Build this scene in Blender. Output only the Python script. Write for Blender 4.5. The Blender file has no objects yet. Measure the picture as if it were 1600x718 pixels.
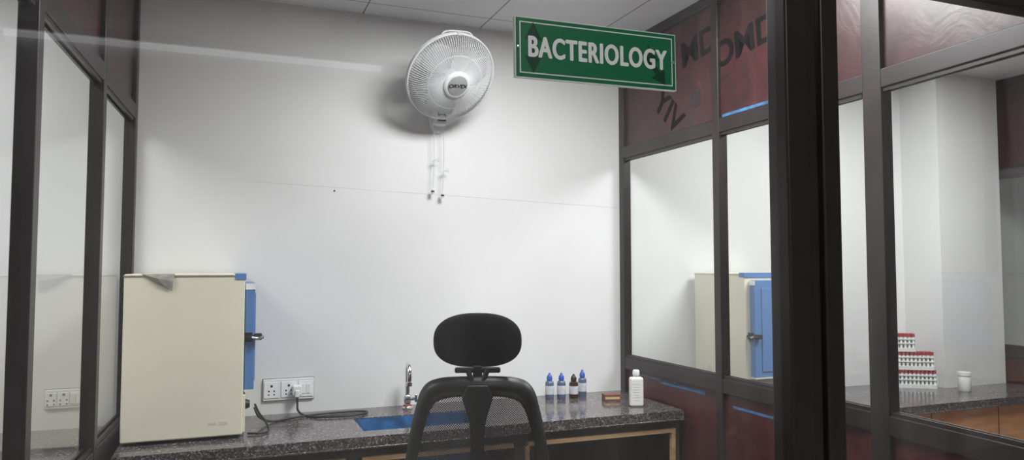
import bpy, math, random
from mathutils import Vector, Matrix
random.seed(4)
S = bpy.context.scene
COL = S.collection

# ------------------------------------------------------------------ materials
def new_mat(name):
    m = bpy.data.materials.new(name); m.use_nodes = True
    nt = m.node_tree
    return m, nt, nt.nodes['Principled BSDF']

def mat(name, col, rough=0.5, metal=0.0, noise=0.0, nscale=8.0, bump=0.0, bscale=60.0, spec=0.5):
    m, nt, p = new_mat(name)
    p.inputs['Base Color'].default_value = (*col, 1)
    p.inputs['Roughness'].default_value = rough
    p.inputs['Metallic'].default_value = metal
    p.inputs['Specular IOR Level'].default_value = spec
    tc = nt.nodes.new('ShaderNodeTexCoord')
    if noise > 0:
        n = nt.nodes.new('ShaderNodeTexNoise'); n.inputs['Scale'].default_value = nscale
        n.inputs['Detail'].default_value = 6
        nt.links.new(tc.outputs['Object'], n.inputs['Vector'])
        r = nt.nodes.new('ShaderNodeValToRGB')
        r.color_ramp.elements[0].position = 0.3; r.color_ramp.elements[1].position = 0.7
        r.color_ramp.elements[0].color = (*[c*(1-noise) for c in col], 1)
        r.color_ramp.elements[1].color = (*[min(1, c*(1+noise*0.5)) for c in col], 1)
        nt.links.new(n.outputs['Fac'], r.inputs['Fac'])
        nt.links.new(r.outputs['Color'], p.inputs['Base Color'])
    if bump > 0:
        n2 = nt.nodes.new('ShaderNodeTexNoise'); n2.inputs['Scale'].default_value = bscale
        nt.links.new(tc.outputs['Object'], n2.inputs['Vector'])
        b = nt.nodes.new('ShaderNodeBump'); b.inputs['Strength'].default_value = bump
        b.inputs['Distance'].default_value = 0.01
        nt.links.new(n2.outputs['Fac'], b.inputs['Height'])
        nt.links.new(b.outputs['Normal'], p.inputs['Normal'])
    return m

M_wall = mat('white_wall_paint', (0.80, 0.80, 0.80), 0.42, noise=0.06, nscale=1.6, bump=0.15, bscale=5)
M_frame = mat('dark_brown_aluminium', (0.022, 0.014, 0.015), 0.38, noise=0.3, nscale=12)
M_white = mat('white_plastic', (0.80, 0.80, 0.79), 0.35, noise=0.02)
M_fanw = mat('fan_white', (0.82, 0.83, 0.84), 0.35, noise=0.02)
M_blade = mat('fan_blade_plastic', (0.50, 0.51, 0.52), 0.4, noise=0.02)
M_grey = mat('silver_ring', (0.50, 0.51, 0.52), 0.35, metal=0.4, noise=0.05)
M_black = mat('black_plastic', (0.010, 0.010, 0.011), 0.42, noise=0.1)
M_foam = mat('black_fabric', (0.007, 0.007, 0.008), 0.9, noise=0.3, nscale=200, bump=0.3, bscale=500, spec=0.12)
M_chrome = mat('chrome', (0.75, 0.76, 0.78), 0.12, metal=1.0, noise=0.02)
M_steel = mat('brushed_steel', (0.5, 0.5, 0.5), 0.3, metal=1.0, noise=0.1)
M_cream = mat('cream_enamel', (0.80, 0.76, 0.62), 0.38, noise=0.05, nscale=3)
M_blue = mat('blue_enamel', (0.10, 0.23, 0.50), 0.35, noise=0.06)
M_ltblue = mat('blue_film', (0.05, 0.16, 0.33), 0.3, noise=0.6, nscale=25)
M_sink = mat('blue_sink_film', (0.04, 0.15, 0.36), 0.3, noise=0.5, nscale=14, bump=0.4, bscale=30)
M_capblue = mat('blue_cap', (0.03, 0.10, 0.45), 0.35, noise=0.02)
M_bluebott = mat('blue_grey_bottle', (0.10, 0.14, 0.24), 0.2, noise=0.1)
M_amber = mat('amber_glass', (0.05, 0.022, 0.01), 0.12, noise=0.1)
M_label = mat('paper_label', (0.6, 0.62, 0.66), 0.6, noise=0.15, nscale=60)
M_seam = mat('plaster_seam', (0.62, 0.62, 0.62), 0.7, noise=0.2, nscale=6)
M_red = mat('red_cap', (0.45, 0.02, 0.03), 0.35, noise=0.05)
M_redbox = mat('red_card', (0.20, 0.06, 0.045), 0.5, noise=0.4, nscale=60)
M_yellow = mat('yellow_card', (0.55, 0.45, 0.22), 0.5, noise=0.1)
M_floor = mat('floor_tile', (0.42, 0.40, 0.37), 0.3, noise=0.12, nscale=5)
M_green = mat('sign_green', (0.004, 0.16, 0.065), 0.35, noise=0.03)
M_dgreen = mat('sign_dark_green', (0.004, 0.05, 0.025), 0.35, noise=0.02)
M_signw = mat('sign_white', (0.88, 0.90, 0.90), 0.4, noise=0.02)
M_text = mat('film_print', (0.006, 0.004, 0.006), 0.6, noise=0.1, spec=.1)
M_grime = mat('grey_grime_film', (0.33, 0.32, 0.28), 0.4, noise=0.35, nscale=30)
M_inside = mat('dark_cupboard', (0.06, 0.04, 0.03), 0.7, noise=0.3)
M_qr = mat('film_patch', (0.03, 0.016, 0.02), 0.5, noise=0.5, nscale=120)

def wood_mat(name, c1, c2):
    m, nt, p = new_mat(name)
    tc = nt.nodes.new('ShaderNodeTexCoord'); mp = nt.nodes.new('ShaderNodeMapping')
    mp.inputs['Scale'].default_value = (1.5, 8, 8)
    n = nt.nodes.new('ShaderNodeTexNoise'); n.inputs['Scale'].default_value = 5; n.inputs['Detail'].default_value = 8
    r = nt.nodes.new('ShaderNodeValToRGB')
    r.color_ramp.elements[0].position = .35; r.color_ramp.elements[1].position = .65
    r.color_ramp.elements[0].color = (*c1, 1); r.color_ramp.elements[1].color = (*c2, 1)
    nt.links.new(tc.outputs['Object'], mp.inputs['Vector']); nt.links.new(mp.outputs['Vector'], n.inputs['Vector'])
    nt.links.new(n.outputs['Fac'], r.inputs['Fac']); nt.links.new(r.outputs['Color'], p.inputs['Base Color'])
    p.inputs['Roughness'].default_value = .45
    return m
M_wood = wood_mat('golden_wood', (0.34, 0.20, 0.10), (0.52, 0.34, 0.19))
M_owood = wood_mat('orange_laminate', (0.50, 0.22, 0.10), (0.65, 0.32, 0.16))

def granite_mat():
    m, nt, p = new_mat('speckled_granite')
    tc = nt.nodes.new('ShaderNodeTexCoord')
    v = nt.nodes.new('ShaderNodeTexVoronoi'); v.inputs['Scale'].default_value = 210
    r = nt.nodes.new('ShaderNodeValToRGB'); cr = r.color_ramp; cr.interpolation = 'CONSTANT'
    cr.elements[0].position = 0; cr.elements[0].color = (0.032, 0.030, 0.032, 1)
    cr.elements[1].position = .42; cr.elements[1].color = (0.09, 0.076, 0.076, 1)
    e = cr.elements.new(.72); e.color = (0.16, 0.135, 0.135, 1)
    e = cr.elements.new(.92); e.color = (0.30, 0.28, 0.28, 1)
    sep = nt.nodes.new('ShaderNodeSeparateColor')
    nt.links.new(tc.outputs['Object'], v.inputs['Vector'])
    nt.links.new(v.outputs['Color'], sep.inputs['Color'])
    nt.links.new(sep.outputs['Red'], r.inputs['Fac'])
    nt.links.new(r.outputs['Color'], p.inputs['Base Color'])
    p.inputs['Roughness'].default_value = .13
    return m
M_granite = granite_mat()

def maroon_mat(name, a, b_, c):
    m, nt, p = new_mat(name)
    tc = nt.nodes.new('ShaderNodeTexCoord')
    n = nt.nodes.new('ShaderNodeTexNoise'); n.inputs['Scale'].default_value = 7; n.inputs['Detail'].default_value = 8
    n.inputs['Distortion'].default_value = 1.5
    r = nt.nodes.new('ShaderNodeValToRGB'); cr = r.color_ramp
    cr.elements[0].position = .3; cr.elements[0].color = (*a, 1)
    cr.elements[1].position = .62; cr.elements[1].color = (*b_, 1)
    e = cr.elements.new(.75); e.color = (*c, 1)
    nt.links.new(tc.outputs['Object'], n.inputs['Vector']); nt.links.new(n.outputs['Fac'], r.inputs['Fac'])
    nt.links.new(r.outputs['Color'], p.inputs['Base Color'])
    p.inputs['Roughness'].default_value = .33
    b = nt.nodes.new('ShaderNodeBump'); b.inputs['Strength'].default_value = .12; b.inputs['Distance'].default_value = .01
    nt.links.new(n.outputs['Fac'], b.inputs['Height']); nt.links.new(b.outputs['Normal'], p.inputs['Normal'])
    return m
M_maroon = maroon_mat('maroon_panel', (.035, .007, .008), (.075, .014, .016), (.09, .03, .035))
M_film = maroon_mat('maroon_filmed_panel', (.028, .009, .010), (.055, .013, .015), (.075, .028, .032))

def glass_mat(name, glare_haze=0.0):
    m = bpy.data.materials.new(name); m.use_nodes = True
    nt = m.node_tree; nt.nodes.clear()
    out = nt.nodes.new('ShaderNodeOutputMaterial'); mix = nt.nodes.new('ShaderNodeMixShader')
    tr = nt.nodes.new('ShaderNodeBsdfTransparent'); tr.inputs['Color'].default_value = (0.96, 0.975, 0.97, 1)
    gl = nt.nodes.new('ShaderNodeBsdfGlossy'); gl.inputs['Roughness'].default_value = 0.01
    lw = nt.nodes.new('ShaderNodeLayerWeight'); lw.inputs['Blend'].default_value = .5
    pw = nt.nodes.new('ShaderNodeMath'); pw.operation = 'POWER'; pw.inputs[1].default_value = 3.5
    ma = nt.nodes.new('ShaderNodeMath'); ma.operation = 'MULTIPLY_ADD'
    ma.inputs[1].default_value = .8; ma.inputs[2].default_value = .07
    nt.links.new(lw.outputs['Facing'], pw.inputs[0]); nt.links.new(pw.outputs[0], ma.inputs[0])
    nt.links.new(ma.outputs[0], mix.inputs['Fac'])
    nt.links.new(tr.outputs[0], mix.inputs[1]); nt.links.new(gl.outputs[0], mix.inputs[2])
    last = mix
    if glare_haze > 0:    # milky glare on the glass, imitated by pale streaks mixed into the shader
        tc = nt.nodes.new('ShaderNodeTexCoord'); mp = nt.nodes.new('ShaderNodeMapping')
        mp.inputs['Scale'].default_value = (7, 1, 1.2); mp.inputs['Rotation'].default_value = (0, .1, 0)
        n = nt.nodes.new('ShaderNodeTexNoise'); n.inputs['Scale'].default_value = 2.2; n.inputs['Detail'].default_value = 5
        mr = nt.nodes.new('ShaderNodeMapRange'); mr.inputs['From Min'].default_value = .3; mr.inputs['From Max'].default_value = .75
        mr.inputs['To Min'].default_value = glare_haze*.2; mr.inputs['To Max'].default_value = glare_haze*2
        tl = nt.nodes.new('ShaderNodeBsdfTranslucent'); tl.inputs['Color'].default_value = (.9, .9, .9, 1)
        df = nt.nodes.new('ShaderNodeBsdfDiffuse'); df.inputs['Color'].default_value = (.9, .9, .9, 1)
        m1 = nt.nodes.new('ShaderNodeMixShader'); m2 = nt.nodes.new('ShaderNodeMixShader')
        nt.links.new(tc.outputs['Object'], mp.inputs['Vector']); nt.links.new(mp.outputs['Vector'], n.inputs['Vector'])
        nt.links.new(n.outputs['Fac'], mr.inputs['Value'])
        nt.links.new(tl.outputs[0], m1.inputs[1]); nt.links.new(df.outputs[0], m1.inputs[2])
        nt.links.new(mr.outputs[0], m2.inputs['Fac']); nt.links.new(mix.outputs[0], m2.inputs[1]); nt.links.new(m1.outputs[0], m2.inputs[2])
        last = m2
    nt.links.new(last.outputs[0], out.inputs['Surface'])
    return m
M_glass = glass_mat('clear_pane_glass')
M_fglass = glass_mat('glare_haze_pane_glass', .014)  # front panes: washed-out glare put into the material as pale haze

def mesh_fabric_mat():
    m = bpy.data.materials.new('black_mesh_fabric'); m.use_nodes = True
    nt = m.node_tree; p = nt.nodes['Principled BSDF']; out = nt.nodes['Material Output']
    p.inputs['Base Color'].default_value = (0.03, 0.03, 0.032, 1); p.inputs['Roughness'].default_value = .6
    tc = nt.nodes.new('ShaderNodeTexCoord'); mp = nt.nodes.new('ShaderNodeMapping')
    mp.inputs['Rotation'].default_value = (0, math.radians(45), 0); mp.inputs['Scale'].default_value = (1, .02, 1)
    v = nt.nodes.new('ShaderNodeTexVoronoi'); v.inputs['Scale'].default_value = 200; v.inputs['Randomness'].default_value = 0
    lt = nt.nodes.new('ShaderNodeMath'); lt.operation = 'LESS_THAN'; lt.inputs[1].default_value = .33
    tr = nt.nodes.new('ShaderNodeBsdfTransparent'); mix = nt.nodes.new('ShaderNodeMixShader')
    nt.links.new(tc.outputs['Object'], mp.inputs['Vector']); nt.links.new(mp.outputs['Vector'], v.inputs['Vector'])
    nt.links.new(v.outputs['Distance'], lt.inputs[0]); nt.links.new(lt.outputs[0], mix.inputs['Fac'])
    nt.links.new(p.outputs[0], mix.inputs[1]); nt.links.new(tr.outputs[0], mix.inputs[2])
    nt.links.new(mix.outputs[0], out.inputs['Surface'])
    return m
M_mesh = mesh_fabric_mat()

def ceiling_mat():
    m, nt, p = new_mat('ceiling_tiles')
    tc = nt.nodes.new('ShaderNodeTexCoord'); sp = nt.nodes.new('ShaderNodeSeparateXYZ')
    nt.links.new(tc.outputs['Object'], sp.inputs[0])
    def seam(o, off, size):
        a = nt.nodes.new('ShaderNodeMath'); a.operation = 'SUBTRACT'; a.inputs[1].default_value = off
        b = nt.nodes.new('ShaderNodeMath'); b.operation = 'PINGPONG'; b.inputs[1].default_value = size/2
        c = nt.nodes.new('ShaderNodeMath'); c.operation = 'LESS_THAN'; c.inputs[1].default_value = .003
        nt.links.new(sp.outputs[o], a.inputs[0]); nt.links.new(a.outputs[0], b.inputs[0]); nt.links.new(b.outputs[0], c.inputs[0])
        return c
    x = seam('X', .57, .57); y = seam('Y', 2.62, .57)
    mx = nt.nodes.new('ShaderNodeMath'); mx.operation = 'MAXIMUM'
    nt.links.new(x.outputs[0], mx.inputs[0]); nt.links.new(y.outputs[0], mx.inputs[1])
    mc = nt.nodes.new('ShaderNodeMix'); mc.data_type = 'RGBA'
    mc.inputs['A'].default_value = (0.84, 0.85, 0.87, 1); mc.inputs['B'].default_value = (0.22, 0.22, 0.23, 1)
    nt.links.new(mx.outputs[0], mc.inputs['Factor']); nt.links.new(mc.outputs['Result'], p.inputs['Base Color'])
    p.inputs['Roughness'].default_value = .5
    return m
M_ceil = ceiling_mat()
M_tube = new_mat('fluorescent_tube')[0]
_p = M_tube.node_tree.nodes['Principled BSDF']
_p.inputs['Emission Color'].default_value = (.95, .97, 1, 1); _p.inputs['Emission Strength'].default_value = 1.9

# ------------------------------------------------------------------ helpers
def empty(name, loc=(0, 0, 0), rotz=0.0, parent=None, mtx=None):
    o = bpy.data.objects.new(name, None); COL.objects.link(o); o.empty_display_size = .05
    if parent: o.parent = parent
    if mtx is not None: o.matrix_local = mtx
    else:
        o.location = loc; o.rotation_euler = (0, 0, rotz)
    return o

def mesh_obj(name, verts, faces, m, parent=None, smooth=False, bevel=0.0):
    me = bpy.data.meshes.new(name); me.from_pydata([tuple(v) for v in verts], [], faces); me.update()
    o = bpy.data.objects.new(name, me); COL.objects.link(o)
    me.materials.append(m)
    if parent: o.parent = parent
    if smooth:
        for p in me.polygons: p.use_smooth = True
    if bevel > 0:
        b = o.modifiers.new('bevel', 'BEVEL'); b.width = bevel; b.segments = 3; b.limit_method = 'ANGLE'
        for p in me.polygons: p.use_smooth = True
        b.harden_normals = True
    return o

BF = [(0, 3, 2, 1), (4, 5, 6, 7), (0, 1, 5, 4), (1, 2, 6, 5), (2, 3, 7, 6), (3, 0, 4, 7)]
def bverts(lo, hi):
    x0, y0, z0 = lo; x1, y1, z1 = hi
    return [(x0, y0, z0), (x1, y0, z0), (x1, y1, z0), (x0, y1, z0), (x0, y0, z1), (x1, y0, z1), (x1, y1, z1), (x0, y1, z1)]
def boxes(name, bl, m, parent=None, bevel=0.0):
    V, F = [], []
    for lo, hi in bl:
        k = len(V); V += bverts(lo, hi); F += [tuple(i+k for i in f) for f in BF]
    return mesh_obj(name, V, F, m, parent, bevel=bevel)
def box(name, lo, hi, m, parent=None, bevel=0.0):
    return boxes(name, [(lo, hi)], m, parent, bevel)

def lathe(name, prof, m, parent=None, loc=(0, 0, 0), seg=32, sx=1.0, sy=1.0, smooth=True):
    V, F = [], []
    for r, z in prof:
        for i in range(seg):
            a = 2*math.pi*i/seg
            V.append((loc[0]+r*math.cos(a)*sx, loc[1]+r*math.sin(a)*sy, loc[2]+z))
    n = len(prof)
    for j in range(n-1):
        for i in range(seg):
            i2 = (i+1) % seg
            F.append((j*seg+i, j*seg+i2, (j+1)*seg+i2, (j+1)*seg+i))
    F.append(tuple(reversed(range(seg)))); F.append(tuple(range((n-1)*seg, n*seg)))
    o = mesh_obj(name, V, F, m, parent, smooth=smooth)
    if smooth:
        e = o.modifiers.new('es', 'EDGE_SPLIT'); e.split_angle = math.radians(40)
    return o

def crom(pts, n=8):
    P = [Vector(p) for p in pts]
    P = [P[0]*2-P[1]] + P + [P[-1]*2-P[-2]]
    out = []
    for i in range(1, len(P)-2):
        for k in range(n):
            t = k/n; a, b, c, d = P[i-1], P[i], P[i+1], P[i+2]
            out.append(.5*((2*b)+(c-a)*t+(2*a-5*b+4*c-d)*t*t+(3*b-a-3*c+d)*t**3))
    out.append(P[-2]); return out

def tubes(name, lines, r, m, parent=None, cyclic=False, res=3):
    cu = bpy.data.curves.new(name, 'CURVE'); cu.dimensions = '3D'; cu.bevel_depth = r; cu.bevel_resolution = res
    cu.use_fill_caps = True
    for pts in lines:
        s = cu.splines.new('POLY'); s.points.add(len(pts)-1)
        for i, p in enumerate(pts): s.points[i].co = (p[0], p[1], p[2], 1)
        s.use_cyclic_u = cyclic; s.use_smooth = True
    cu.materials.append(m)
    o = bpy.data.objects.new(name, cu); COL.objects.link(o)
    if parent: o.parent = parent
    return o
def tube(name, pts, r, m, parent=None, smooth=True, cyclic=False):
    return tubes(name, [crom(pts) if smooth and len(pts) > 2 else pts], r, m, parent, cyclic)

def text(name, s, size, m, parent, mtx, offset=0.0, extrude=0.0006, sx=1.0, space=1.0):
    cu = bpy.data.curves.new(name, 'FONT'); cu.body = s; cu.size = size; cu.align_x = 'CENTER'; cu.align_y = 'CENTER'
    cu.offset = offset; cu.extrude = extrude; cu.space_character = space; cu.materials.append(m)
    o = bpy.data.objects.new(name, cu); COL.objects.link(o)
    if parent: o.parent = parent
    o.matrix_local = mtx @ Matrix.Diagonal((sx, 1, 1, 1))
    return o
def frame_mtx(loc, x, y):
    x = Vector(x).normalized(); z = x.cross(Vector(y)).normalized(); y = z.cross(x)
    m = Matrix((x, y, z)).transposed().to_4x4(); m.translation = Vector(loc); return m

CZ = 1.43      # eye height
H = 2.60       # ceiling
YB = 3.34      # back wall
CT = 0.80      # counter top

# ------------------------------------------------------------------ shell
box('wall_back', (-2.3, YB, 0), (6.1, YB+.1, H), M_wall)
box('wall_left', (-2.4, -1.7, 0), (-2.3, YB+.1, H), M_wall)
box('wall_right', (6.1, -1.7, 0), (6.2, YB+.1, H), M_wall)
box('wall_corridor', (-2.3, -1.8, 0), (6.1, -1.7, H), M_wall)
box('floor', (-2.4, -1.8, -.1), (6.2, YB+.1, 0), M_floor)
box('ceiling', (-2.4, -1.8, H), (6.2, YB+.1, H+.1), M_ceil)
box('wall_column', (3.92, 3.085, 0), (4.44, YB, H), M_wall)
# faint plaster seam across the back wall
tube('wall_seam_1', [(.10, YB, CZ+.372), (.7, YB, CZ+.352), (1.3, YB, CZ+.333), (1.9, YB, CZ+.312)], .0008, M_seam)

# ------------------------------------------------------------------ partitions
def partition(name, P0, P1, posts, sill, mid, post_w=.045, th=.04, first=True, last=True, last_w=None):
    d = Vector((P1[0]-P0[0], P1[1]-P0[1])); L = d.length
    e = empty(name, (P0[0], P0[1], 0), math.atan2(d.y, d.x))
    lw_ = last_w or post_w
    ps = ([(post_w/2, post_w)] if first else []) + [(s, post_w if post_w < .06 else .045) for s in posts] + ([(L-lw_/2, lw_)] if last else [])
    boxes('posts', [((s-w/2, -th/2-.002, 0.0), (s+w/2, th/2+.002, H)) for s, w in ps], M_frame, e, bevel=.003)
    rails = [(0.0, .06), (sill-.06, sill), (mid, mid+.06), (H-.045, H)]
    boxes('rails', [((0.001, -th/2, a), (L-.001, th/2, b)) for a, b in rails], M_frame, e, bevel=.003)
    ss = [s for s, w in ps] + ([] if last else [L])
    bl = []
    for i in range(len(ss)-1):
        a, b = ss[i], ss[i+1]
        for s in (-1, 1):
            y0, y1 = sorted((s*.006, s*.014))
            bl += [((a+.01, y0, sill), (b-.01, y1, sill+.012)), ((a+.01, y0, mid-.012), (b-.01, y1, mid))]
    boxes('glazing_beads', bl, M_frame, e)
    for i in range(len(ss)-1):
        a, b = ss[i]+.008, ss[i+1]-.008
        box('lower_panel_%d' % (i+1), (a, -.006, .05), (b, .006, sill-.05), M_maroon, e)
        box('upper_panel_%d' % (i+1), (a, -.006, mid+.05), (b, .006, H-.035), M_film, e)
        mesh_obj('pane_%d' % (i+1), [(a, 0, sill-.01), (b, 0, sill-.01), (b, 0, mid+.01), (a, 0, mid+.01)], [(0, 1, 2, 3)], M_glass, e)
    return e

SILL, MID = .975, 1.995
rp = partition('glass_partition', (1.932, YB), (1.932, 1.765), [.81], SILL, MID, last=False)
rp2 = partition('glass_partition', (1.932, 1.765), (1.905, 1.19), [], SILL, MID, post_w=.075, last_w=.03)
lp = partition('glass_partition', (-.368, YB), (-.455, 1.23), [.66, 1.40], .85, 2.035)
fp = partition('glass_partition', (4.50, YB), (4.50, 1.23), [.8, 1.6], SILL-.03, MID)

rp_inv = (Matrix.Translation(rp.location) @ Matrix.Rotation(rp.rotation_euler[2], 4, 'Z')).inverted()
def filmtext(nm, s, y, z, size, tilt, off=.002, sx=1):
    c, sn = math.cos(tilt), math.sin(tilt)
    text(nm, s, size, M_text, rp, rp_inv @ frame_mtx((1.9252, y, z), (0, -c, sn), (0, sn, c)), offset=off, extrude=.0004, sx=sx)
filmtext('film_print_1', 'OMD', 2.36, 2.335, .15, .10, .004, 1.1)
filmtext('film_print_2', 'MD', 2.66, 2.40, .16, .10, .004, 1.1)
filmtext('film_print_3', 'YIV', 2.90, 2.16, .16, -.75, .003, 1.1)
filmtext('film_print_4', 'K', 2.10, 2.42, .16, .6, .004)
boxes('printed_patch', [((.62, -.0068, 2.14), (.69, .0068, 2.21))], M_qr, rp)
for i, (a, b, z0, z1) in enumerate([(.84, 1.30, 2.056, 2.070), (.35, .70, .885, .900), (.15, .5, .897, .904), (.88, 1.15, .862, .872)]):
    boxes('blue_tape_%d' % i, [((a, -.0075, z0), (b, -.0062, z1)), ((a, .0062, z0), (b, .0075, z1))], M_ltblue, rp)

# front partition with door post and head rail
F = empty('front_glass_partition', (0, 0, 0))
FY = 1.205
boxes('door_post', [((1.066, FY-.03, 0), (1.122, FY+.03, H)), ((1.128, FY-.012, 0), (1.165, FY+.03, H)), ((1.169, FY-.02, 0), (1.218, FY+.035, H))], M_frame, F, bevel=.006)
boxes('frame_rails', [((-2.3, FY-.02, 2.06), (1.07, FY+.02, 2.12)), ((1.21, FY-.02, 2.062), (6.1, FY+.02, 2.12)),
                      ((-2.3, FY-.02, .88), (1.07, FY+.02, .94)), ((1.21, FY-.02, .2), (6.1, FY+.02, .3)),
                      ((-2.3, FY-.02, 0), (6.1, FY+.02, .06)), ((-2.3, FY-.02, H-.05), (6.1, FY+.02, H))], M_frame, F, bevel=.004)
boxes('frame_posts', [((x-.03, FY-.022, 0), (x+.03, FY+.022, H)) for x in (-.62, -1.5, 2.15, 3.2, 4.3, 5.3)], M_frame, F, bevel=.004)
boxes('kick_panels', [((-2.28, FY-.006, .05), (1.07, FY+.006, .89))], M_maroon, F)
boxes('head_panels', [((-2.28, FY-.006, 2.11), (6.08, FY+.006, H-.04))], M_maroon, F)
mesh_obj('pane_1', [(-2.28, FY, .93), (1.07, FY, .93), (1.07, FY, 2.07), (-2.28, FY, 2.07)], [(0, 1, 2, 3)], M_fglass, F)
mesh_obj('pane_2', [(1.21, FY, .29), (6.08, FY, .29), (6.08, FY, 2.07), (1.21, FY, 2.07)], [(0, 1, 2, 3)], M_fglass, F)

# ------------------------------------------------------------------ sign
sg = empty('bacteriology_sign', (.6435, FY-.0055, CZ+.397))
sg.rotation_euler = (0, math.radians(-.7), 0)
W2, H2 = .169, .0555
box('board', (-W2, -.003, -H2), (W2, .005, H2), M_signw, sg)
box('green_border', (-W2+.0018, -.0036, -H2+.0018), (W2-.0018, -.003, H2-.0018), M_green, sg)
box('white_line', (-W2+.0085, -.0042, -H2+.0085), (W2-.0085, -.0036, H2-.0085), M_signw, sg)
box('green_field', (-W2+.0108, -.0048, -H2+.0108), (W2-.0108, -.0042, H2-.0108), M_green, sg)
def flat(name, poly, y, m, parent):
    mesh_obj(name, [(x, y, z) for x, z in poly], [tuple(range(len(poly)))], m, parent)
flat('arrow_mark_1', [(-.134, .047), (-.117, .015), (-.127, .015), (-.127, -.015), (-.117, -.015), (-.134, -.046), (-.151, -.015), (-.141, -.015), (-.141, .015), (-.151, .015)], -.0049, M_dgreen, sg)
flat('arrow_mark_2', [(.105, .030), (.128, .002), (.119, -.004), (.132, -.022), (.142, -.016), (.143, -.046), (.112, -.034), (.122, -.028), (.109, -.010), (.100, -.016)], -.0049, M_dgreen, sg)
for i, (dx, dz) in enumerate([(-.0013, 0), (0, 0), (.0013, 0), (0, .0007), (0, -.0007)]):
    text('lettering_%d' % (i+1), 'BACTERIOLOGY', .0525, M_signw, sg, frame_mtx((dx, -.0056-.00002*i, dz), (1, 0, 0), (0, 0, 1)), offset=.0006, extrude=.0003, sx=.69, space=1.12)
for i, (x, z) in enumerate([(-.163, 0), (.162, 0)]):
    lathe('screw_%d' % i, [(.0001, 0), (.003, .0), (.0025, .0015), (.0001, .002)], M_chrome, empty('screw_mount_%d' % i, parent=sg, mtx=frame_mtx((x, -.0045, z), (1, 0, 0), (0, 0, 1))), seg=12)

# ------------------------------------------------------------------ counters
def counter(name, x0, x1, y0, top, hole=None, parent=None):
    e = empty(name, (0, 0, 0))
    t0 = top-.035
    if hole:
        hx0, hx1, hy0, hy1 = hole
        sl = [((x0, y0, t0), (hx0, YB, top)), ((hx1, y0, t0), (x1, YB, top)), ((hx0, y0, t0), (hx1, hy0, top)), ((hx0, hy1, t0), (hx1, YB, top))]
    else:
        sl = [((x0, y0, t0), (x1, YB, top))]
    boxes('granite_slab', sl, M_granite, e)
    boxes('granite_nosing', [((x0, y0-.006, t0-.008), (x1, y0+.03, t0-.001))], M_granite, e, bevel=.002)
    return e
c1 = counter('granite_counter', -.34, 1.905, 2.775, CT, (.51, 1.0, 2.87, 3.12))
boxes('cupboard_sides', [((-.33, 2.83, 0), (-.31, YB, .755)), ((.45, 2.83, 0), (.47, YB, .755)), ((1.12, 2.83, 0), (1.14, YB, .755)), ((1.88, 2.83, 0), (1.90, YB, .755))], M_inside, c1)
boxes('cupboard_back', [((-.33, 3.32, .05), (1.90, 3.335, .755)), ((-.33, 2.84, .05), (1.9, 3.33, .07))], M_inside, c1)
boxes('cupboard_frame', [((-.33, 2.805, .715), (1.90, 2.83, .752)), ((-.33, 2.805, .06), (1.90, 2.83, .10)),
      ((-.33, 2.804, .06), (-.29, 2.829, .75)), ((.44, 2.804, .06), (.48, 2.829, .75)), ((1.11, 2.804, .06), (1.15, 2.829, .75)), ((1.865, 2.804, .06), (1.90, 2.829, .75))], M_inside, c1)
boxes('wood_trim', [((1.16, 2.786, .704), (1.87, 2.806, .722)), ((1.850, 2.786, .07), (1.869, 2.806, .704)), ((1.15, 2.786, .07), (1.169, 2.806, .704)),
                    ((.49, 2.786, .704), (1.10, 2.806, .722)), ((-.29, 2.786, .704), (.43, 2.806, .722))], M_wood, c1)
# sink
sk = empty('sink_basin', (0, 0, 0))
x0, x1, y0, y1 = .5, 1.01, 2.86, 3.13; zb = CT-.20; zt = CT-.036
boxes('basin', [((x0, y0, zb), (x1, y1, zb+.006)), ((x0, y0, zb), (x0+.011, y1, zt)), ((x1-.011, y0, zb), (x1, y1, zt)), ((x0, y0, zb), (x1, y0+.011, zt)), ((x0, y1-.011, zb), (x1, y1, zt))], M_sink, sk)
boxes('basin_lining', [((.5105, 2.8705, zb+.01), (.513, 3.1195, CT-.004)), ((.997, 2.8705, zb+.01), (.9995, 3.1195, CT-.004)), ((.511, 2.8705, zb+.01), (.9995, 2.873, CT-.004)), ((.511, 3.117, zb+.01), (.9995, 3.1195, CT-.004))], M_sink, sk)
lathe('drain', [(.0001, 0), (.03, 0), (.03, .004), (.0001, .003)], M_steel, sk, (.75, 3.0, zb+.006))

# faucet
fc = empty('swan_neck_faucet', (.772, 3.255, CT))
lathe('base', [(.022, 0), (.024, .006), (.018, .012), (.015, .03), (.017, .035), (.017, .055), (.012, .062)], M_chrome, fc)
tube('spout', [(0, 0, .05), (0, 0, .13), (-.001, -.004, .175), (-.004, -.03, .203), (-.009, -.065, .198), (-.012, -.085, .165), (-.013, -.088, .125)], .0105, M_chrome, fc)
lathe('nozzle', [(.008, 0), (.0135, .002), (.0135, .018), (.010, .022)], M_chrome, fc, (-.013, -.088, .112))
tube('valve_arm', [(0, 0, .045), (.02, -.012, .045), (.032, -.018, .047)], .008, M_chrome, fc)
boxes('lever', [((.028, -.026, .030), (.040, -.012, .066))], M_chrome, fc, bevel=.004)
lathe('red_ring', [(.0185, .012), (.019, .013), (.0185, .018), (.0175, .019)], M_red, fc)

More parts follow.
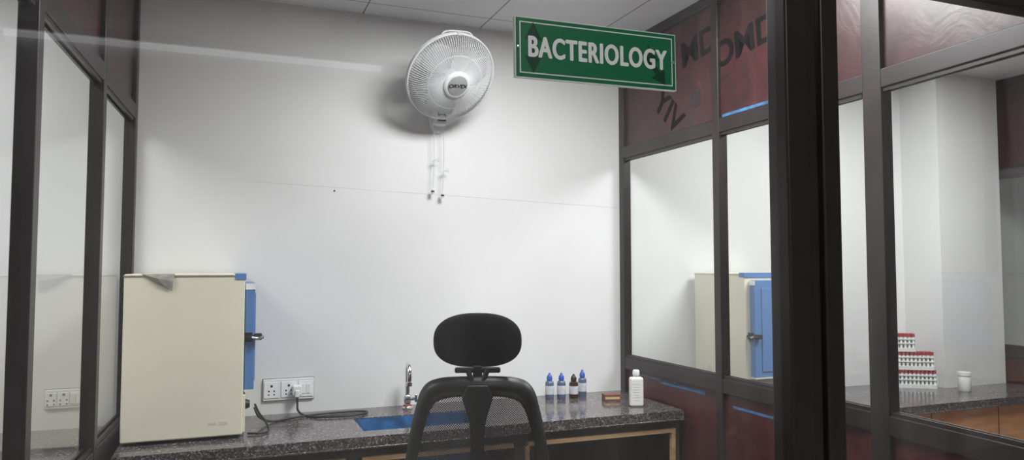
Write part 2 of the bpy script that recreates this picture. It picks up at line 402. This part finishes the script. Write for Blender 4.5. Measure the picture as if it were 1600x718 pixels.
# ------------------------------------------------------------------ sockets
def socket_plate(name, x, z, w, h, plug=False):
    e = empty(name, (x, YB, z))
    box('plate', (-w/2, -.012, -h/2), (w/2, 0, h/2), M_white, e, bevel=.004)
    n = 3
    bl, hl = [], []
    for i in range(n):
        cx = -w/2 + w*(i+.5)/n
        bl.append(((cx-w/n*.44, -.0155, -h/2+.012), (cx+w/n*.44, -.011, h/2-.012)))
    boxes('modules', bl, M_signw, e, bevel=.0015)
    boxes('module_gaps', [((cx-w/n*.46, -.0125, -h/2+.010), (cx+w/n*.46, -.0118, h/2-.010)) for cx in [-w/2+w*(i+.5)/n for i in range(n)]], M_label, e)
    for i in (0, 1):
        cx = -w/2 + w*(i+.5)/n
        for dx, dz, r in ((0, .017, .0045), (-.011, -.004, .0032), (.011, -.004, .0032), (-.011, -.019, .0028), (.011, -.019, .0028)):
            hl.append(((cx+dx-r, -.0162, dz-r), (cx+dx+r, -.015, dz+r)))
    boxes('pin_holes', hl, M_black, e)
    cx = -w/2+w*2.5/n
    boxes('switches', [((cx-.02, -.0185, -.02), (cx-.002, -.015, .02)), ((cx+.002, -.0185, -.02), (cx+.020, -.015, .02))], M_white, e, bevel=.001)
    boxes('plate_shadow_gap', [((-w/2-.0015, -.003, -h/2-.0015), (w/2+.0015, -.0005, h/2+.0015))], M_black, e)
    if plug:
        box('plug', (.012, -.05, -.026), (.052, -.0155, .020), M_white, e, bevel=.008)
        box('plug_grip', (.022, -.056, -.032), (.042, -.03, .0), M_white, e, bevel=.005)
    return e
socket_plate('wall_socket', .266, .905, .213, .092, True)
socket_plate('wall_socket', -.578, .918, .13, .075)

cb = empty('power_cable', (0, 0, 0))
zc = CT+.006
tube('plug_lead', [(.298, 3.29, .878), (.299, 3.285, .85), (.302, 3.27, .82), (.33, 3.22, zc), (.40, 3.17, zc), (.50, 3.16, zc), (.56, 3.18, zc), (.585, 3.22, zc), (.54, 3.245, zc), (.45, 3.25, zc), (.36, 3.235, zc), (.27, 3.20, zc), (.19, 3.16, zc), (.14, 3.14, .83), (.12, 3.15, .87)], .0048, M_black, cb)
tube('loop_lead', [(.12, 3.10, .89), (.135, 3.07, .86), (.16, 3.02, .83), (.165, 2.98, zc), (.13, 2.955, zc), (.09, 2.965, zc)], .0042, M_black, cb)

# ------------------------------------------------------------------ incubators
def incubator(name, loc, rz, film=False, z=CT, h=.607):
    e = empty(name, (loc[0], loc[1], z), rz)
    w, d = .405, .40
    boxes('feet', [((a-.015, b-.015, 0), (a+.015, b+.015, .015)) for a in (.03, w-.03) for b in (.03, d-.03)], M_black, e)
    box('body', (0, 0, .012), (w, d, h), M_cream, e, bevel=.006)
    box('lid_seam', (-.002, -.002, h-.010), (w+.001, d+.002, h-.007), M_steel, e)
    box('front_flange', (w-.035, -.0025, h-.022), (w+.004, d+.0025, h+.001), M_blue, e, bevel=.001)
    box('control_panel', (w, .012, .02), (w+.008, d-.012, .155), M_cream, e, bevel=.002)
    box('thermostat_plate', (w+.008, .12, .05), (w+.010, .28, .13), M_steel, e)
    lathe('thermostat_knob', [(.018, 0), (.02, .004), (.014, .02), (.0001, .02)], M_black, empty('knob_mount', parent=e, mtx=frame_mtx((w+.010, .2, .09), (0, 1, 0), (0, 0, 1))), seg=20)
    box('door', (w+.003, .03, .165), (w+.038, d-.02, h-.035), M_blue, e, bevel=.004)
    box('door_top_strip', (w+.003, .028, h-.06), (w+.0385, .032, h-.037), M_signw, e)
    box('door_panel', (w+.038, .07, .20), (w+.042, d-.06, h-.075), M_blue, e, bevel=.001)
    box('door_bottom_strip', (w+.003, .0285, .165), (w+.0388, d-.018, .172), M_cream, e)
    boxes('latch', [((w-.012, .018, .352), (w+.030, .029, .386)), ((w+.036, .022, .357), (w+.064, .055, .381)), ((w-.004, .010, .362), (w+.07, .020, .374))], M_black, e, bevel=.003)
    tube('latch_lever', [(w+.03, .012, .368), (w+.05, .0, .366), (w+.068, .0, .372)], .005, M_chrome, e)
    boxes('hinges', [((w-.006, d-.03, a), (w+.03, d+.006, a+.05)) for a in (.20, .48)], M_chrome, e, bevel=.002)
    boxes('rating_plate', [((.285, -.0004, .055), (.315, .001, .063)), ((.322, -.0004, .053), (.352, .001, .065))], mat('faded_print', (0.68, 0.64, 0.51), .5, noise=.2, nscale=200), e)
    if film:
        V = [(.055, -.003, h+.001), (.165, -.003, h+.001), (.16, -.010, h-.025), (.157, -.005, h-.062), (.130, -.012, h-.040), (.095, -.006, h-.026), (.11, -.016, h-.016)]
        mesh_obj('torn_film', V, [(0, 6, 5), (0, 1, 6), (1, 2, 6), (6, 2, 4), (5, 6, 4), (2, 3, 4)], M_grime, e)
        mesh_obj('film_scrap', [(-.002, -.0025, h-.004), (w*.9, -.0025, h-.004), (w*.9, -.003, h-.007), (.2, -.003, h-.009), (-.002, -.003, h-.008)], [(0, 1, 2, 3, 4)], mat('brown_tape', (0.34, 0.28, 0.18), .5, noise=.3, nscale=40), e)
    return e
incubator('laboratory_incubator', (-.334, 2.92), 0, film=True)
incubator('laboratory_incubator', (2.35, 3.31), -math.pi/2, z=.73, h=.675)

# ------------------------------------------------------------------ bottles
def dropper(name, x, y, h, r, mb, mc, label=True):
    e = empty(name, (x, y, CT))
    lathe('bottle', [(r*.92, 0), (r, .004), (r, h*.58), (r*.9, h*.66), (r*.45, h*.72), (r*.42, h*.76)], mb, e, seg=24)
    lathe('cap', [(r*.6, h*.72), (r*.66, h*.73), (r*.62, h*.86), (r*.34, h*.92), (r*.2, h)], mc, e, seg=20)
    if label:
        lathe('label', [(r*1.01, h*.18), (r*1.02, h*.19), (r*1.02, h*.50), (r*1.01, h*.51)], M_label, e, seg=24)
dropper('reagent_bottle', 1.468, 3.25, .123, .021, M_bluebott, M_capblue)
dropper('reagent_bottle', 1.524, 3.235, .123, .021, M_bluebott, M_capblue)
dropper('reagent_bottle', 1.585, 3.225, .115, .022, M_amber, M_black)
dropper('reagent_bottle', 1.652, 3.265, .127, .021, M_bluebott, M_capblue)
e = empty('slide_box', (1.722, 3.10, CT), math.radians(-14))
box('carton', (-.04, -.025, 0), (.04, .025, .032), M_redbox, e, bevel=.002)
box('carton_label', (-.035, -.0258, .010), (.035, -.0248, .020), M_yellow, e)
e = empty('plastic_wash_bottle', (1.757, 2.93, CT), math.radians(-20))
box('body', (-.031, -.02, 0), (.031, .02, .132), M_white, e, bevel=.010)
lathe('neck', [(.014, .130), (.012, .138), (.012, .140)], M_white, e)
lathe('cap', [(.015, .139), (.0155, .141), (.0155, .160), (.013, .164), (.0001, .164)], M_white, e)
boxes('ribs', [((-.015, -.0208, .03+i*.012), (.012, -.0195, .0315+i*.012)) for i in range(7)], M_label, e)

# ------------------------------------------------------------------ next-room things
c2 = counter('granite_counter', 1.955, 4.47, 2.74, .73)
boxes('laminate_front', [((1.96, 2.76, .08), (4.46, 2.78, .69))], M_owood, c2)
boxes('laminate_grooves', [((x, 2.7585, .08), (x+.006, 2.7615, .69)) for x in (2.4, 2.9, 3.4, 3.9)], M_inside, c2)
c3 = counter('granite_counter', -2.28, -.395, 2.775, CT)
boxes('laminate_front', [((-2.27, 2.81, .0), (-.40, 2.83, .755))], M_inside, c3)

tr = empty('test_tube_racks', (3.745, 3.15, .73), math.radians(-32))
def rack(pfx, x0, z0, nx, ny):
    sp = .022; w = nx*sp; d = ny*sp
    bl = [((x0, 0, z0), (x0+w, d, z0+.022)), ((x0, 0, z0+.045), (x0+w, d, z0+.052)), ((x0, 0, z0+.070), (x0+w, d, z0+.078)), ((x0, 0, z0), (x0+.004, d, z0+.078)), ((x0+w-.004, 0, z0), (x0+w, d, z0+.078))]
    boxes(pfx+'_frame', bl, M_white, tr)
    tv, cv = [], []
    for i in range(nx):
        for j in range(ny):
            cx, cy = x0+sp*(i+.5), sp*(j+.5)
            tv.append([(cx, cy, z0+.02), (cx, cy, z0+.088)]); cv.append([(cx, cy, z0+.086), (cx, cy, z0+.104)])
    tubes(pfx+'_tubes', tv, .007, M_signw, tr, res=2); tubes(pfx+'_caps', cv, .009, M_red, tr, res=2)
rack('lower', -.11, 0, 11, 3); rack('middle', -.10, .105, 10, 3); rack('upper', -.11, .210, 6, 3)
e = empty('plastic_jar', (3.93, 2.97, .73))
lathe('jar', [(.030, 0), (.033, .004), (.033, .08), (.029, .088)], M_white, e); lathe('lid', [(.033, .087), (.035, .089), (.035, .107), (.0001, .109)], M_white, e)

# ------------------------------------------------------------------ wall fan
fan = empty('wall_fan', (.925, YB, CZ+.71))
a = Vector((.14, -.78, -.62)).normalized()
xv = (Vector((1, 0, 0)) - a*a.x).normalized(); yv = a.cross(xv)
hm = Matrix((xv, yv, a)).transposed().to_4x4(); hm.translation = Vector((.918-.925, 3.09-YB, (.845-.71)))
hd = empty('fan_head', parent=fan, mtx=hm)
R = .203
def dome(r, depth):
    q = max(0, 1-(r/R)**2); return depth*q**.62
N = 112
fl, bk = [], []
for i in range(N):
    t = 2*math.pi*i/N
    rr = [.048+(R-.048)*k/10 for k in range(11)]
    fl.append([(r*math.cos(t+.05*(R-r)/R), r*math.sin(t+.05*(R-r)/R), dome(r, .078)) for r in rr])
    if i % 2 == 0:
        bk.append([(r*math.cos(t), r*math.sin(t), -dome(r, .085)) for r in rr])
tubes('front_guard_wires', fl, .0014, M_fanw, hd, res=1)
tubes('rear_guard_wires', bk, .001, M_fanw, hd, res=1)
def ring(r, z, n=72): return [(r*math.cos(2*math.pi*k/n), r*math.sin(2*math.pi*k/n), z) for k in range(n)]
tubes('guard_rim', [ring(R, 0), ring(R, .006), ring(R, -.006)], .0045, M_fanw, hd, cyclic=True)
tubes('guard_rings', [ring(.125, dome(.125, .078)-.002), ring(.13, -dome(.13, .085)), ring(.165, -dome(.165, .085))], .0016, M_fanw, hd, cyclic=True)
lathe('hub_ring', [(.050, .070), (.060, .072), (.062, .078), (.056, .084), (.048, .085)], M_fanw, hd, seg=48)
lathe('hub_cap', [(.0455, .083), (.046, .087), (.040, .090), (.0001, .092)], M_grey, hd, seg=48)
text('maker_name', 'ORVEX', .023, M_black, hd, frame_mtx((0, .0, .0925), (1, 0, 0), (0, 1, 0)), offset=.0006, extrude=.0002, sx=1.15)
for k in range(3):
    V, Fc = [], []
    nr, na = 8, 7
    for i in range(nr+1):
        r = .035+(.175-.035)*i/nr; wd = .45+.55*math.sin(math.pi*min(1, i/nr*.9+.08))
        for j in range(na+1):
            t = (j/na-.5)*1.35*wd + 2*math.pi*k/3 + .35*i/nr
            V.append((r*math.cos(t), r*math.sin(t), (j/na-.5)*.035))
    for i in range(nr):
        for j in range(na):
            q = i*(na+1)+j; Fc.append((q, q+1, q+na+2, q+na+1))
    b = mesh_obj('blade_%d' % (k+1), V, Fc, M_blade, hd, smooth=True)
    s = b.modifiers.new('s', 'SOLIDIFY'); s.thickness = .002
lathe('blade_hub', [(.038, -.02), (.04, .02), (.03, .035), (.0001, .038)], M_fanw, hd)
lathe('motor_housing', [(.05, -.05), (.058, -.06), (.06, -.10), (.05, -.135), (.03, -.15), (.0001, -.152)], M_fanw, hd)
box('rim_clip', (-.012, R-.004, -.012), (.012, R+.006, .014), M_fanw, hd, bevel=.002)
tube('carry_loop', [(-.08, R-.024, -.012), (-.05, R+.000, -.020), (.05, R+.000, -.020), (.08, R-.024, -.012)], .004, M_fanw, hd)
lathe('wall_plate', [(.05, 0), (.052, .006), (.046, .022), (.038, .028)], M_fanw, empty('plate_mount', parent=fan, mtx=frame_mtx((0, 0, -.01), (1, 0, 0), (0, 0, 1))), sx=.85, sy=1.25)
box('bracket_body', (-.030, -.085, -.045), (.030, -.02, .05), M_fanw, fan, bevel=.012)
box('speed_panel', (-.020, -.089, -.030), (.020, -.083, .040), M_black, fan, bevel=.004)
boxes('speed_marks', [((-.012, -.0905, -.02+i*.012), (.012, -.0885, -.017+i*.012)) for i in range(5)], M_signw, fan)
tube('neck', [(0, -.05, .03), (0, -.07, .09), (-.002, -.11, .17), (-.008, -.15, .20)], .019, M_fanw, fan)
def cord(i, x, zb, kn):
    tube('pull_cord_%d' % i, [(x, -.05, -.04), (x-.002, -.045, -.10), (x, -.04, -.22), (x-.004, -.035, zb)], .0014, M_label, fan)
    tube('pull_knot_%d' % i, [(x-.012, -.040, kn), (x+.004, -.040, kn+.006), (x+.024, -.038, kn+.003), (x+.018, -.038, kn+.014), (x, -.040, kn+.004), (x-.004, -.038, kn-.012)], .0014, M_label, fan)
    lathe('pull_weight_%d' % i, [(.003, .0), (.0065, -.003), (.007, -.022), (.005, -.026)], M_white, fan, (x-.004, -.035, zb), seg=16)
    lathe('pull_weight_band_%d' % i, [(.0073, -.010), (.0075, -.011), (.0075, -.018), (.0073, -.019)], M_inside, fan, (x-.004, -.035, zb), seg=16)
cord(1, -.024, -.340, -.215); cord(2, .024, -.357, -.262)

nl = empty('wall_nail', (.451, YB, CZ+.345))
lathe('nail', [(.004, 0), (.004, .002), (.002, .003)], M_black, empty('nail_mount', parent=nl, mtx=frame_mtx((0, 0, 0), (1, 0, 0), (0, 0, 1))), seg=12)

# ------------------------------------------------------------------ office chair (seen from behind)
ch = empty('mesh_office_chair', (.712, 2.10, 0), math.radians(-19))
def superpts(a, b, n, k):
    out = []
    for i in range(k):
        t = 2*math.pi*i/k; c, s = math.cos(t), math.sin(t)
        out.append((a*math.copysign(abs(c)**(2/n), c), b*math.copysign(abs(s)**(2/n), s)))
    return out
def pad(name, cx, cz, a, b, n, y0, y1, m, parent, curve=0.0, bulge=.012):
    k = 56; V, Fc = [], []
    secs = [(.0, y0-bulge), (.5, y0-bulge*.85), (.85, y0-bulge*.4), (.97, y0), (1.0, (y0+y1)/2), (.97, y1), (.85, y1+bulge*.4), (.5, y1+bulge*.85), (0.0, y1+bulge)]
    for sc, y in secs:
        for (x, z) in superpts(a*max(sc, .002), b*max(sc, .002), n, k):
            V.append((cx+x, y-curve*(x/a)**2, cz+z))
    for j in range(len(secs)-1):
        for i in range(k):
            i2 = (i+1) % k; Fc.append((j*k+i, j*k+i2, (j+1)*k+i2, (j+1)*k+i))
    return mesh_obj(name, V, Fc, m, parent, smooth=True)
pad('headrest', 0, 1.213, .131, .081, 2.5, -.015, .012, M_foam, ch, curve=.03)
box('headrest_bracket', (-.068, -.03, 1.118), (.068, -.012, 1.134), M_black, ch, bevel=.005)
boxes('headrest_stem', [((-.014, -.03, 1.07), (.014, -.018, 1.14))], M_black, ch, bevel=.005)
tube('headrest_fork', [(-.03, -.026, 1.13), (-.018, -.03, 1.10), (0, -.032, 1.075), (.018, -.03, 1.10), (.03, -.026, 1.13)], .008, M_black, ch)

# back frame ring: explicit half-profile (half width, height), mirrored, outer and inner
OUT = [(0, 1.108), (.06, 1.107), (.11, 1.102), (.148, 1.088), (.172, 1.058), (.186, 1.01), (.200, .95), (.212, .88), (.219, .80), (.214, .72), (.195, .64), (.160, .575), (.10, .54), (0, .53)]
INN = [(0, 1.052), (.05, 1.050), (.09, 1.045), (.122, 1.032), (.142, 1.004), (.158, .955), (.172, .90), (.183, .84), (.189, .78), (.184, .72), (.166, .655), (.132, .605), (.08, .58), (0, .573)]
def prof(P):
    h = crom([(x, 0, z) for x, z in P], 4)
    h = [(v.x, v.z) for v in h]
    return h + [(-x, z) for x, z in reversed(h[1:-1])]
PO, PI = prof(OUT), prof(INN); K = len(PO)
def ycurve(x, z): return -.04 + .05*(x/.22)**2 + .10*((z-.78))**2
V, Fc = [], []
for (ox, oz), (ix, iz) in zip(PO, PI):
    yo, yi = ycurve(ox, oz), ycurve(ix, iz)
    mx, mz = (ox*.6+ix*.4), (oz*.6+iz*.4); ym = ycurve(mx, mz)
    V += [(ox, yo, oz), (mx, ym-.016, mz), (ix, yi-.004, iz), (ix, yi+.010, iz), (mx, ym+.016, mz), (ox, yo+.012, oz)]
for i in range(K):
    j = (i+1) % K
    for k in range(6):
        k2 = (k+1) % 6; Fc.append((i*6+k, i*6+k2, j*6+k2, j*6+k))
mesh_obj('back_frame', V, Fc, M_black, ch, smooth=True)
V, Fc = [], []
NR = 10
for ix, iz in PI:
    for k in range(NR+1):
        f = k/NR*1.03; x, z = ix*f, .81+(iz-.81)*f
        V.append((x, ycurve(x, z)+.004, z))
for i in range(K):
    j = (i+1) % K
    for k in range(NR):
        Fc.append((i*(NR+1)+k, i*(NR+1)+k+1, j*(NR+1)+k+1, j*(NR+1)+k))
mesh_obj('back_mesh', V, Fc, M_mesh, ch, smooth=True)
sp = [(1.085, .030), (1.05, .046), (1.02, .036), (.98, .024), (.93, .020), (.7, .021), (.52, .030), (.44, .04)]
V, Fc = [], []
for z, w in sp:
    y = ycurve(0, z)-.012 if z > .55 else ycurve(0, .55)-.012+ (.55-z)*.6
    V += [(-w, y-.010, z), (w, y-.010, z), (w, y+.012, z), (-w, y+.012, z)]
for i in range(len(sp)-1):
    for k in range(4):
        k2 = (k+1) % 4; Fc.append((i*4+k, i*4+k2, (i+1)*4+k2, (i+1)*4+k))
Fc += [(3, 2, 1, 0), tuple(range((len(sp)-1)*4, len(sp)*4))]
mesh_obj('spine', V, Fc, M_black, ch, bevel=.004)
pad('lumbar_pad', 0, .72, .12, .04, 3, -.005, .0, M_foam, ch)
o = pad('seat_pad', 0, 0, .245, .235, 3.5, -.03, .03, M_foam, ch, bulge=.01)
o.rotation_euler = (math.radians(-90), 0, 0); o.location = (0, .24, .47)
box('seat_pan', (-.15, .08, .40), (.15, .38, .435), M_black, ch, bevel=.01)
for s in (-1, 1):
    tube('armrest_post_%d' % (s+2), [(s*.20, .22, .42), (s*.265, .22, .43), (s*.275, .21, .52), (s*.27, .20, .66)], .016, M_black, ch)
    box('armrest_%d' % (s+2), (s*.27-.035, .08, .655), (s*.27+.035, .33, .685), M_black, ch, bevel=.012)
box('back_mount', (-.045, .0, .395), (.045, .15, .45), M_black, ch, bevel=.01)
lathe('gas_lift', [(.03, .09), (.03, .25), (.016, .255), (.016, .405)], M_black, ch, (0, .24, 0))
lathe('base_hub', [(.045, .06), (.05, .08), (.045, .12), (.02, .125)], M_black, ch, (0, .24, 0))
for k in range(5):
    t = 2*math.pi*k/5+.3; c, s = math.cos(t), math.sin(t)
    tube('base_leg_%d' % (k+1), [(0, .24, .095), (c*.15, .24+s*.15, .09), (c*.30, .24+s*.30, .07)], .016, M_black, ch)
    cm = frame_mtx((c*.30, .24+s*.30, .028), (c, s, 0), (0, 0, 1))
    lathe('caster_%d' % (k+1), [(.0001, -.022), (.024, -.022), (.028, -.016), (.028, .016), (.024, .022), (.0001, .022)], M_black, empty('caster_mount_%d' % (k+1), parent=ch, mtx=cm), seg=20)
    tube('caster_stem_%d' % (k+1), [(c*.30, .24+s*.30, .03), (c*.30, .24+s*.30, .075)], .006, M_steel, ch)

# ------------------------------------------------------------------ lights
def panel_light(name, x, y, sx, sy, power, col=(1, 1, 1)):
    e = empty(name, (x, y, H))
    boxes('housing', [((-sx/2-.02, -sy/2-.02, -.012), (sx/2+.02, sy/2+.02, 0))], M_white, e)
    L = bpy.data.lights.new(name+'_lamp', 'AREA'); L.shape = 'RECTANGLE'; L.size = sx; L.size_y = sy; L.energy = power; L.color = col
    o = bpy.data.objects.new('lamp', L); COL.objects.link(o); o.parent = e; o.location = (0, 0, -.02)
panel_light('sign_fill_light', 1.15, 2.05, .6, .6, 50, (1, 1, 1))
panel_light('sign_fill_light', 3.1, 2.1, 1.0, .8, 54, (1, 1, 1))
panel_light('sign_fill_light', -1.3, 2.2, 1.0, .8, 32, (1, 1, 1))
panel_light('sign_fill_light', .5, -.25, .5, .5, 14, (1, 1, 1))  # unseen corridor lamp, added to brighten the face of the sign
tl = empty('sign_fill_light', (-.1, -1.66, H))
box('batten', (-.95, -.03, -.035), (.95, .03, 0), M_white, tl, bevel=.003)
tubes('tube', [[(-.9, .0, -.052), (.9, .0, -.052)]], .015, M_tube, tl)

w = bpy.data.worlds.new('world'); S.world = w; w.use_nodes = True
w.node_tree.nodes['Background'].inputs['Color'].default_value = (.8, .85, 1, 1)
w.node_tree.nodes['Background'].inputs['Strength'].default_value = .05

# ------------------------------------------------------------------ camera
cam = bpy.data.cameras.new('camera'); co = bpy.data.objects.new('camera', cam); COL.objects.link(co)
cam.sensor_width = 36; cam.lens = 1142/1600*36; cam.clip_start = .02
co.location = (0, 0, CZ); co.rotation_euler = (math.radians(92.95), 0, math.radians(-21.4))
S.camera = co
S.view_settings.view_transform = 'Standard'
S.view_settings.look = 'None'
